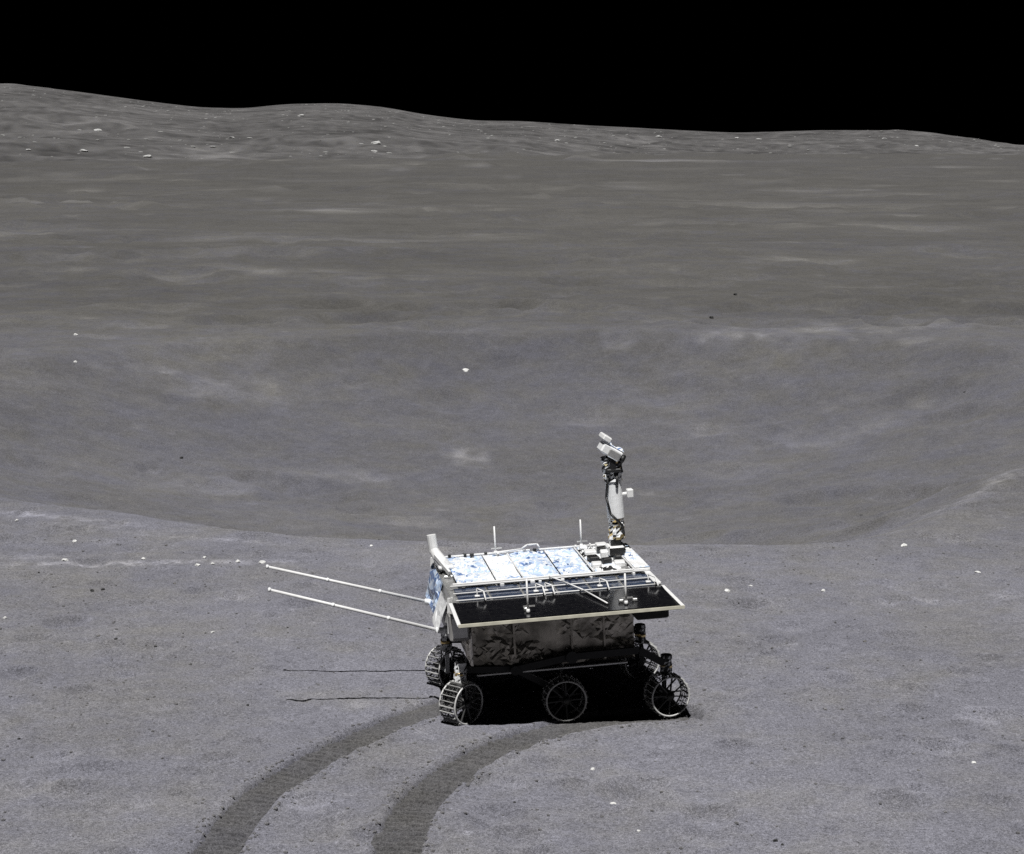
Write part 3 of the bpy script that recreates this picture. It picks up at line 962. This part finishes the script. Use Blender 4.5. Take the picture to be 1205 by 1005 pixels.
def rock(x, y, size, material, label, group=None, on_hill=False, name='rock', seed=0, flat=0.65, cat='rock'):
    z = hill_z(x, y) if on_hill else ground_z(x, y)
    me = rock_mesh(seed, size, flat)
    me.materials.append(MATS[material])
    o = bpy.data.objects.new(name, me)
    o.location = (x, y, z + size * flat * (0.35 if on_hill else 0.25))
    o.rotation_euler = (0, 0, seed * 1.7)
    link(o)
    tag(o, label, cat, group)
    return o

ROCKS = [
    (-5.439, 21.089, 0.016, 'pale_rock', False, 'small white rock near the left edge, by the crater rim', 'rocks scattered on the plain around the rover'),
    (-4.432, 16.66, 0.0145, 'pale_rock', False, 'small white rock at the left edge of the dusty plain', 'rocks scattered on the plain around the rover'),
    (-2.545, 16.208, 0.0106, 'pale_rock', False, 'small white rock below the tips of the two radar rods', 'rocks scattered on the plain around the rover'),
    (2.004, 17.814, 0.0194, 'pale_rock', False, 'white rock right of the rover, nearest to its wing tip', 'rocks scattered on the plain around the rover'),
    (2.247, 17.992, 0.0156, 'pale_rock', False, 'white rock right of the rover, middle of a loose row of three', 'rocks scattered on the plain around the rover'),
    (2.899, 17.814, 0.0174, 'pale_rock', False, 'white rock right of the rover, farthest right of a loose row of three', 'rocks scattered on the plain around the rover'),
    (4.063, 19.89, 0.0259, 'pale_rock', False, 'pale rock sitting on the crater rim at the right', 'rocks scattered on the plain around the rover'),
    (4.522, 18.584, 0.0162, 'pale_rock', False, 'small pale rock below the crater rim near the right edge', 'rocks scattered on the plain around the rover'),
    (0.537, 12.541, 0.0123, 'pale_rock', False, 'small white rock in the foreground below the rover, nearest to it', 'rocks scattered on the plain around the rover'),
    (0.637, 11.845, 0.0116, 'pale_rock', False, 'flat white rock in the foreground between two smaller ones', 'rocks scattered on the plain around the rover'),
    (0.769, 11.396, 0.0074, 'pale_rock', False, 'smallest white rock lowest in the foreground below the rover', 'rocks scattered on the plain around the rover'),
    (1.572, 11.191, 0.017, 'dark_rock', False, 'dark rock in the lower right foreground', 'rocks scattered on the plain around the rover'),
    (1.605, 11.133, 0.0121, 'dark_rock', False, 'small dark rock touching a larger one in the lower right foreground', 'rocks scattered on the plain around the rover'),
    (-1.955, 14.016, 0.0122, 'dark_rock', False, 'small dark rock between the left track and the shadows of the rods', 'rocks scattered on the plain around the rover'),
    (-1.925, 16.356, 0.0107, 'dark_rock', False, 'dark pebble just below the near radar rod', 'rocks scattered on the plain around the rover'),
    (-3.883, 17.675, 0.0231, 'dark_rock', False, 'low dark rock on the left plain, left one of a pair', 'rocks scattered on the plain around the rover'),
    (-3.788, 17.709, 0.0192, 'dark_rock', False, 'low dark rock on the left plain, right one of a pair', 'rocks scattered on the plain around the rover'),
    (-4.429, 18.974, 0.0247, 'pale_rock', False, 'pale rock at the left end of the bright row along the rim', 'rocks scattered on the plain around the rover'),
    (-3.661, 19.054, 0.0207, 'pale_rock', False, 'pale rock in the bright row along the rim, second from the left', 'rocks scattered on the plain around the rover'),
    (-3.078, 18.738, 0.0204, 'pale_rock', False, 'low white rock in the bright row, left of three close together', 'rocks scattered on the plain around the rover'),
    (-3.067, 19.094, 0.0166, 'pale_rock', False, 'small white rock in the bright row, topmost of three close together', 'rocks scattered on the plain around the rover'),
    (-2.94, 18.816, 0.0164, 'pale_rock', False, 'white rock in the bright row, right of three close together', 'rocks scattered on the plain around the rover'),
    (-2.709, 18.895, 0.0246, 'pale_rock', False, 'long white rock in the bright row, just left of the rod tip', 'rocks scattered on the plain around the rover'),
    (-2.465, 18.895, 0.0205, 'pale_rock', False, 'white rock at the very tip of the far radar rod', 'rocks scattered on the plain around the rover'),
    (-3.478, 16.006, 0.0139, 'grey_rock', False, 'grey rock on the left plain, left of a pair in mid-ground', 'rocks scattered on the plain around the rover'),
    (-3.317, 15.949, 0.0139, 'dark_rock', False, 'dark rock on the left plain, right of a pair in mid-ground', 'rocks scattered on the plain around the rover'),
    (-3.175, 17.992, 0.0156, 'grey_rock', False, 'grey pebble below the bright row of rocks at the left', 'rocks scattered on the plain around the rover'),
    (1.536, 15.78, 0.0137, 'grey_rock', False, 'grey rock just right of the front wheels of the rover', 'rocks scattered on the plain around the rover'),
    (2.924, 15.78, 0.0137, 'grey_rock', False, 'grey rock alone on the plain right of the rover', 'rocks scattered on the plain around the rover'),
    (3.094, 12.65, 0.011, 'pale_rock', False, 'pale small rock low at the right edge of the plain', 'rocks scattered on the plain around the rover'),
    (2.687, 12.47, 0.0108, 'grey_rock', False, 'grey rock in the lower right, left of a pale small one', 'rocks scattered on the plain around the rover'),
    (0.016, 11.862, 0.0103, 'dark_rock', False, 'small dark rock right of the near wheel track', 'rocks scattered on the plain around the rover'),
    (-3.427, 13.141, 0.0114, 'dark_rock', False, 'dark small rock at the lower left edge', 'rocks scattered on the plain around the rover'),
    (-2.742, 13.141, 0.01, 'grey_rock', False, 'grey small rock at the lower left, left of the track', 'rocks scattered on the plain around the rover'),
    (-4.539, 19.89, 0.0173, 'pale_rock', False, 'pale small rock on the rim above the bright row', 'rocks scattered on the plain around the rover'),
    (-3.564, 19.76, 0.0172, 'grey_rock', False, 'grey rock on the rim above the bright row', 'rocks scattered on the plain around the rover'),
    (5.342, 29.397, 0.0256, 'dark_rock', False, 'dark rock low on the crater wall at the right', 'rocks on the crater walls and beyond'),
    (8.853, 37.913, 0.0371, 'dark_rock', False, 'dark boulder on the crater wall near the right edge', 'rocks on the crater walls and beyond'),
    (-0.992, 41.981, 0.0548, 'pale_rock', False, 'pale rock on the middle of the far crater wall', 'rocks on the crater walls and beyond'),
    (6.217, 54.348, 0.0591, 'dark_rock', False, 'dark boulder on the plain beyond the crater, right of centre', 'rocks on the crater walls and beyond'),
    (5.017, 49.009, 0.0586, 'dark_rock', False, 'dark boulder just beyond the crater rim, right of centre', 'rocks on the crater walls and beyond'),
    (-9.655, 43.054, 0.0374, 'pale_rock', False, 'pale rock near the top of the crater wall at the left', 'rocks on the crater walls and beyond'),
    (-8.779, 39.071, 0.034, 'pale_rock', False, 'pale rock on the crater wall at the left, below another', 'rocks on the crater walls and beyond'),
    (-5.949, 34.739, 0.034, 'dark_rock', False, 'dark rock on the left crater wall', 'rocks on the crater walls and beyond'),
    (-1.45, 19.78, 0.017, 'pale_rock', False, 'pale rock on the near crater rim left of the rover', 'rocks on the crater walls and beyond'),
    (-154.6, 738.2, 1.44, 'hill_rock', True, 'white boulder high on the left hill slope', 'white boulders on the far hills'),
    (-134.8, 621.5, 1.08, 'hill_rock', True, 'white boulder left of centre on the left hill, below a higher one', 'white boulders on the far hills'),
    (-98.9, 643.1, 1.54, 'hill_rock', True, 'broad white boulder at the foot of the left hill', 'white boulders on the far hills'),
    (-109.5, 592.7, 1.29, 'hill_rock', True, 'broad white boulder at the foot of the left hill, left of another', 'white boulders on the far hills'),
    (-112.4, 791.8, 1.2, 'hill_rock', True, 'white boulder halfway up the hill below the dip in the ridge', 'white boulders on the far hills'),
    (-109.5, 1027.8, 1.56, 'hill_rock', True, 'white boulder near the top of the rounded central ridge', 'white boulders on the far hills'),
    (-52.1, 761.5, 2.15, 'hill_rock', True, 'largest white boulder, below the end of the rounded ridge', 'white boulders on the far hills'),
    (-149.5, 610.2, 0.8, 'hill_rock', True, 'pale boulder at the far left of the hill foot', 'white boulders on the far hills'),
    (-47.8, 684.9, 1.19, 'hill_rock', True, 'pale flat boulder just below the largest white boulder', 'white boulders on the far hills'),
    (-20.7, 738.6, 1.12, 'hill_rock', True, 'pale boulder right of the largest one, at the hill foot', 'white boulders on the far hills'),
    (-19.7, 608.5, 0.66, 'hill_rock', True, 'small pale boulder on the plain edge under the ridge end', 'white boulders on the far hills'),
    (138.6, 1216.1, 1.32, 'hill_rock', True, 'small pale boulder on the low right ridge, left of a close pair', 'white boulders on the far hills'),
    (150.4, 1201.5, 1.31, 'hill_rock', True, 'small pale boulder on the low right ridge, right of a close pair', 'white boulders on the far hills'),
    (88.2, 1185.6, 1.55, 'hill_rock', True, 'pale boulder on the right ridge above a bright line', 'white boulders on the far hills'),
    (182.1, 1241.9, 1.62, 'hill_rock', True, 'pale boulder on the right ridge, left of the last rise', 'white boulders on the far hills'),
    (23.1, 1011.9, 1.1, 'hill_rock', True, 'pale boulder on the ridge straight above the camera mast', 'white boulders on the far hills'),
    (228.4, 1212.5, 1.05, 'hill_rock', True, 'small pale boulder on the last rise of the right ridge', 'white boulders on the far hills'),
    (236.0, 1152.1, 1.25, 'hill_rock', True, 'pale boulder at the right end of the ridge', 'white boulders on the far hills'),
]
for k, (x, y, s_, m_, hill, label, group) in enumerate(ROCKS):
    rock(x, y, s_ * (1.35 if hill else 1.5 if m_ == 'pale_rock' else 1.15), m_, label, group, hill, 'boulder' if hill else 'rock', seed=100 + k, flat=0.36 if hill else 0.65, cat='boulder' if hill else 'rock')

# ------------------------------------------------------------------ loose gravel and clods
def scatter_mesh(name, items, material, label, seed):
    rs = np.random.RandomState(seed)
    t = (1 + 5 ** .5) / 2
    IV = np.array([(-1, t, 0), (1, t, 0), (-1, -t, 0), (1, -t, 0), (0, -1, t), (0, 1, t), (0, -1, -t), (0, 1, -t), (t, 0, -1), (t, 0, 1), (-t, 0, -1), (-t, 0, 1)], float)
    IV /= np.linalg.norm(IV[0])
    IF = np.array([(0, 11, 5), (0, 5, 1), (0, 1, 7), (0, 7, 10), (0, 10, 11), (1, 5, 9), (5, 11, 4), (11, 10, 2), (10, 7, 6), (7, 1, 8), (3, 9, 4), (3, 4, 2), (3, 2, 6), (3, 6, 8), (3, 8, 9), (4, 9, 5), (2, 4, 11), (6, 2, 10), (8, 6, 7), (9, 8, 1)])
    VV = []; FF = []; n = 0
    for x, y, z, s_ in items:
        P = IV * (0.7 + 0.5 * rs.rand(12, 1)) * s_ * np.array([1.3, .9 + .4 * rs.rand(), .38])
        VV.append(P + np.array([x, y, z + s_ * .05])); FF.append(IF + n); n += 12
    me = bpy.data.meshes.new(name)
    me.from_pydata(np.concatenate(VV).tolist(), [], np.concatenate(FF).tolist())
    me.materials.append(MATS[material])
    me.update()
    o = link(bpy.data.objects.new(name, me))
    tag(o, label, None, None, 'stuff')

def hill_rubble():
    rs = np.random.RandomState(41)
    it = []
    for i in range(2600):
        y = 560 + 900 * rs.rand() ** 0.8
        x = (rs.rand() - .5) * 0.62 * y
        if vnoise(np.array([x]), np.array([y]), 70, 66)[0] < rs.rand() * 1.4 - 0.9:
            continue
        it.append((x, y, hill_z(x, y), 0.30 + 0.75 * rs.rand() ** 5))
    scatter_mesh('boulder_field', it, 'rubble_rock', 'small pale boulders strewn over the far hills', 42)
hill_rubble()

def gravel():
    rs = np.random.RandomState(77)
    t = (1 + 5 ** .5) / 2
    IV = np.array([(-1, t, 0), (1, t, 0), (-1, -t, 0), (1, -t, 0), (0, -1, t), (0, 1, t), (0, -1, -t), (0, 1, -t), (t, 0, -1), (t, 0, 1), (-t, 0, -1), (-t, 0, 1)], float)
    IV /= np.linalg.norm(IV[0])
    IF = np.array([(0, 11, 5), (0, 5, 1), (0, 1, 7), (0, 7, 10), (0, 10, 11), (1, 5, 9), (5, 11, 4), (11, 10, 2), (10, 7, 6), (7, 1, 8), (3, 9, 4), (3, 4, 2), (3, 2, 6), (3, 6, 8), (3, 8, 9), (4, 9, 5), (2, 4, 11), (6, 2, 10), (8, 6, 7), (9, 8, 1)])
    VV = []; FF = []
    n = 0
    for i in range(6000):
        r = 9.5 + 11.5 * rs.rand() ** 0.9
        a = (rs.rand() - .5) * 0.64
        x, y = r * math.sin(a), r * math.cos(a)
        s_ = 0.004 + 0.013 * rs.rand() ** 6
        if vnoise(np.array([x]), np.array([y]), 1.1, 88)[0] < rs.rand() * 1.6 - 1.1:
            continue
        z = ground_z(x, y)
        P = IV * (0.7 + 0.5 * rs.rand(12, 1)) * s_ * np.array([1, .8 + .4 * rs.rand(), .65])
        VV.append(P + np.array([x, y, z + s_ * .2])); FF.append(IF + n); n += 12
    for L, w in TRACK_LINES:
        for i in range(700):
            k = rs.randint(1, len(L) - 1)
            t_ = L[k + 1] - L[k - 1]; t_ = t_ / np.linalg.norm(t_)
            off = rs.choice([-1, 1]) * (w + 0.05 + 0.035 * rs.randn())
            x, y = L[k, 0] - t_[1] * off, L[k, 1] + t_[0] * off
            s_ = 0.004 + 0.014 * rs.rand() ** 3
            P = IV * (0.7 + 0.5 * rs.rand(12, 1)) * s_ * np.array([1, .8 + .4 * rs.rand(), .65])
            VV.append(P + np.array([x, y, ground_z(x, y) + s_ * .2])); FF.append(IF + n); n += 12
    V = np.concatenate(VV); F = np.concatenate(FF)
    me = bpy.data.meshes.new('gravel')
    me.from_pydata(V.tolist(), [], F.tolist())
    me.materials.append(MATS['clod_soil'])
    me.update()
    o = link(bpy.data.objects.new('gravel', me))
    tag(o, 'fine grey soil clods scattered over the ground around the rover', None, None, 'stuff')
gravel()
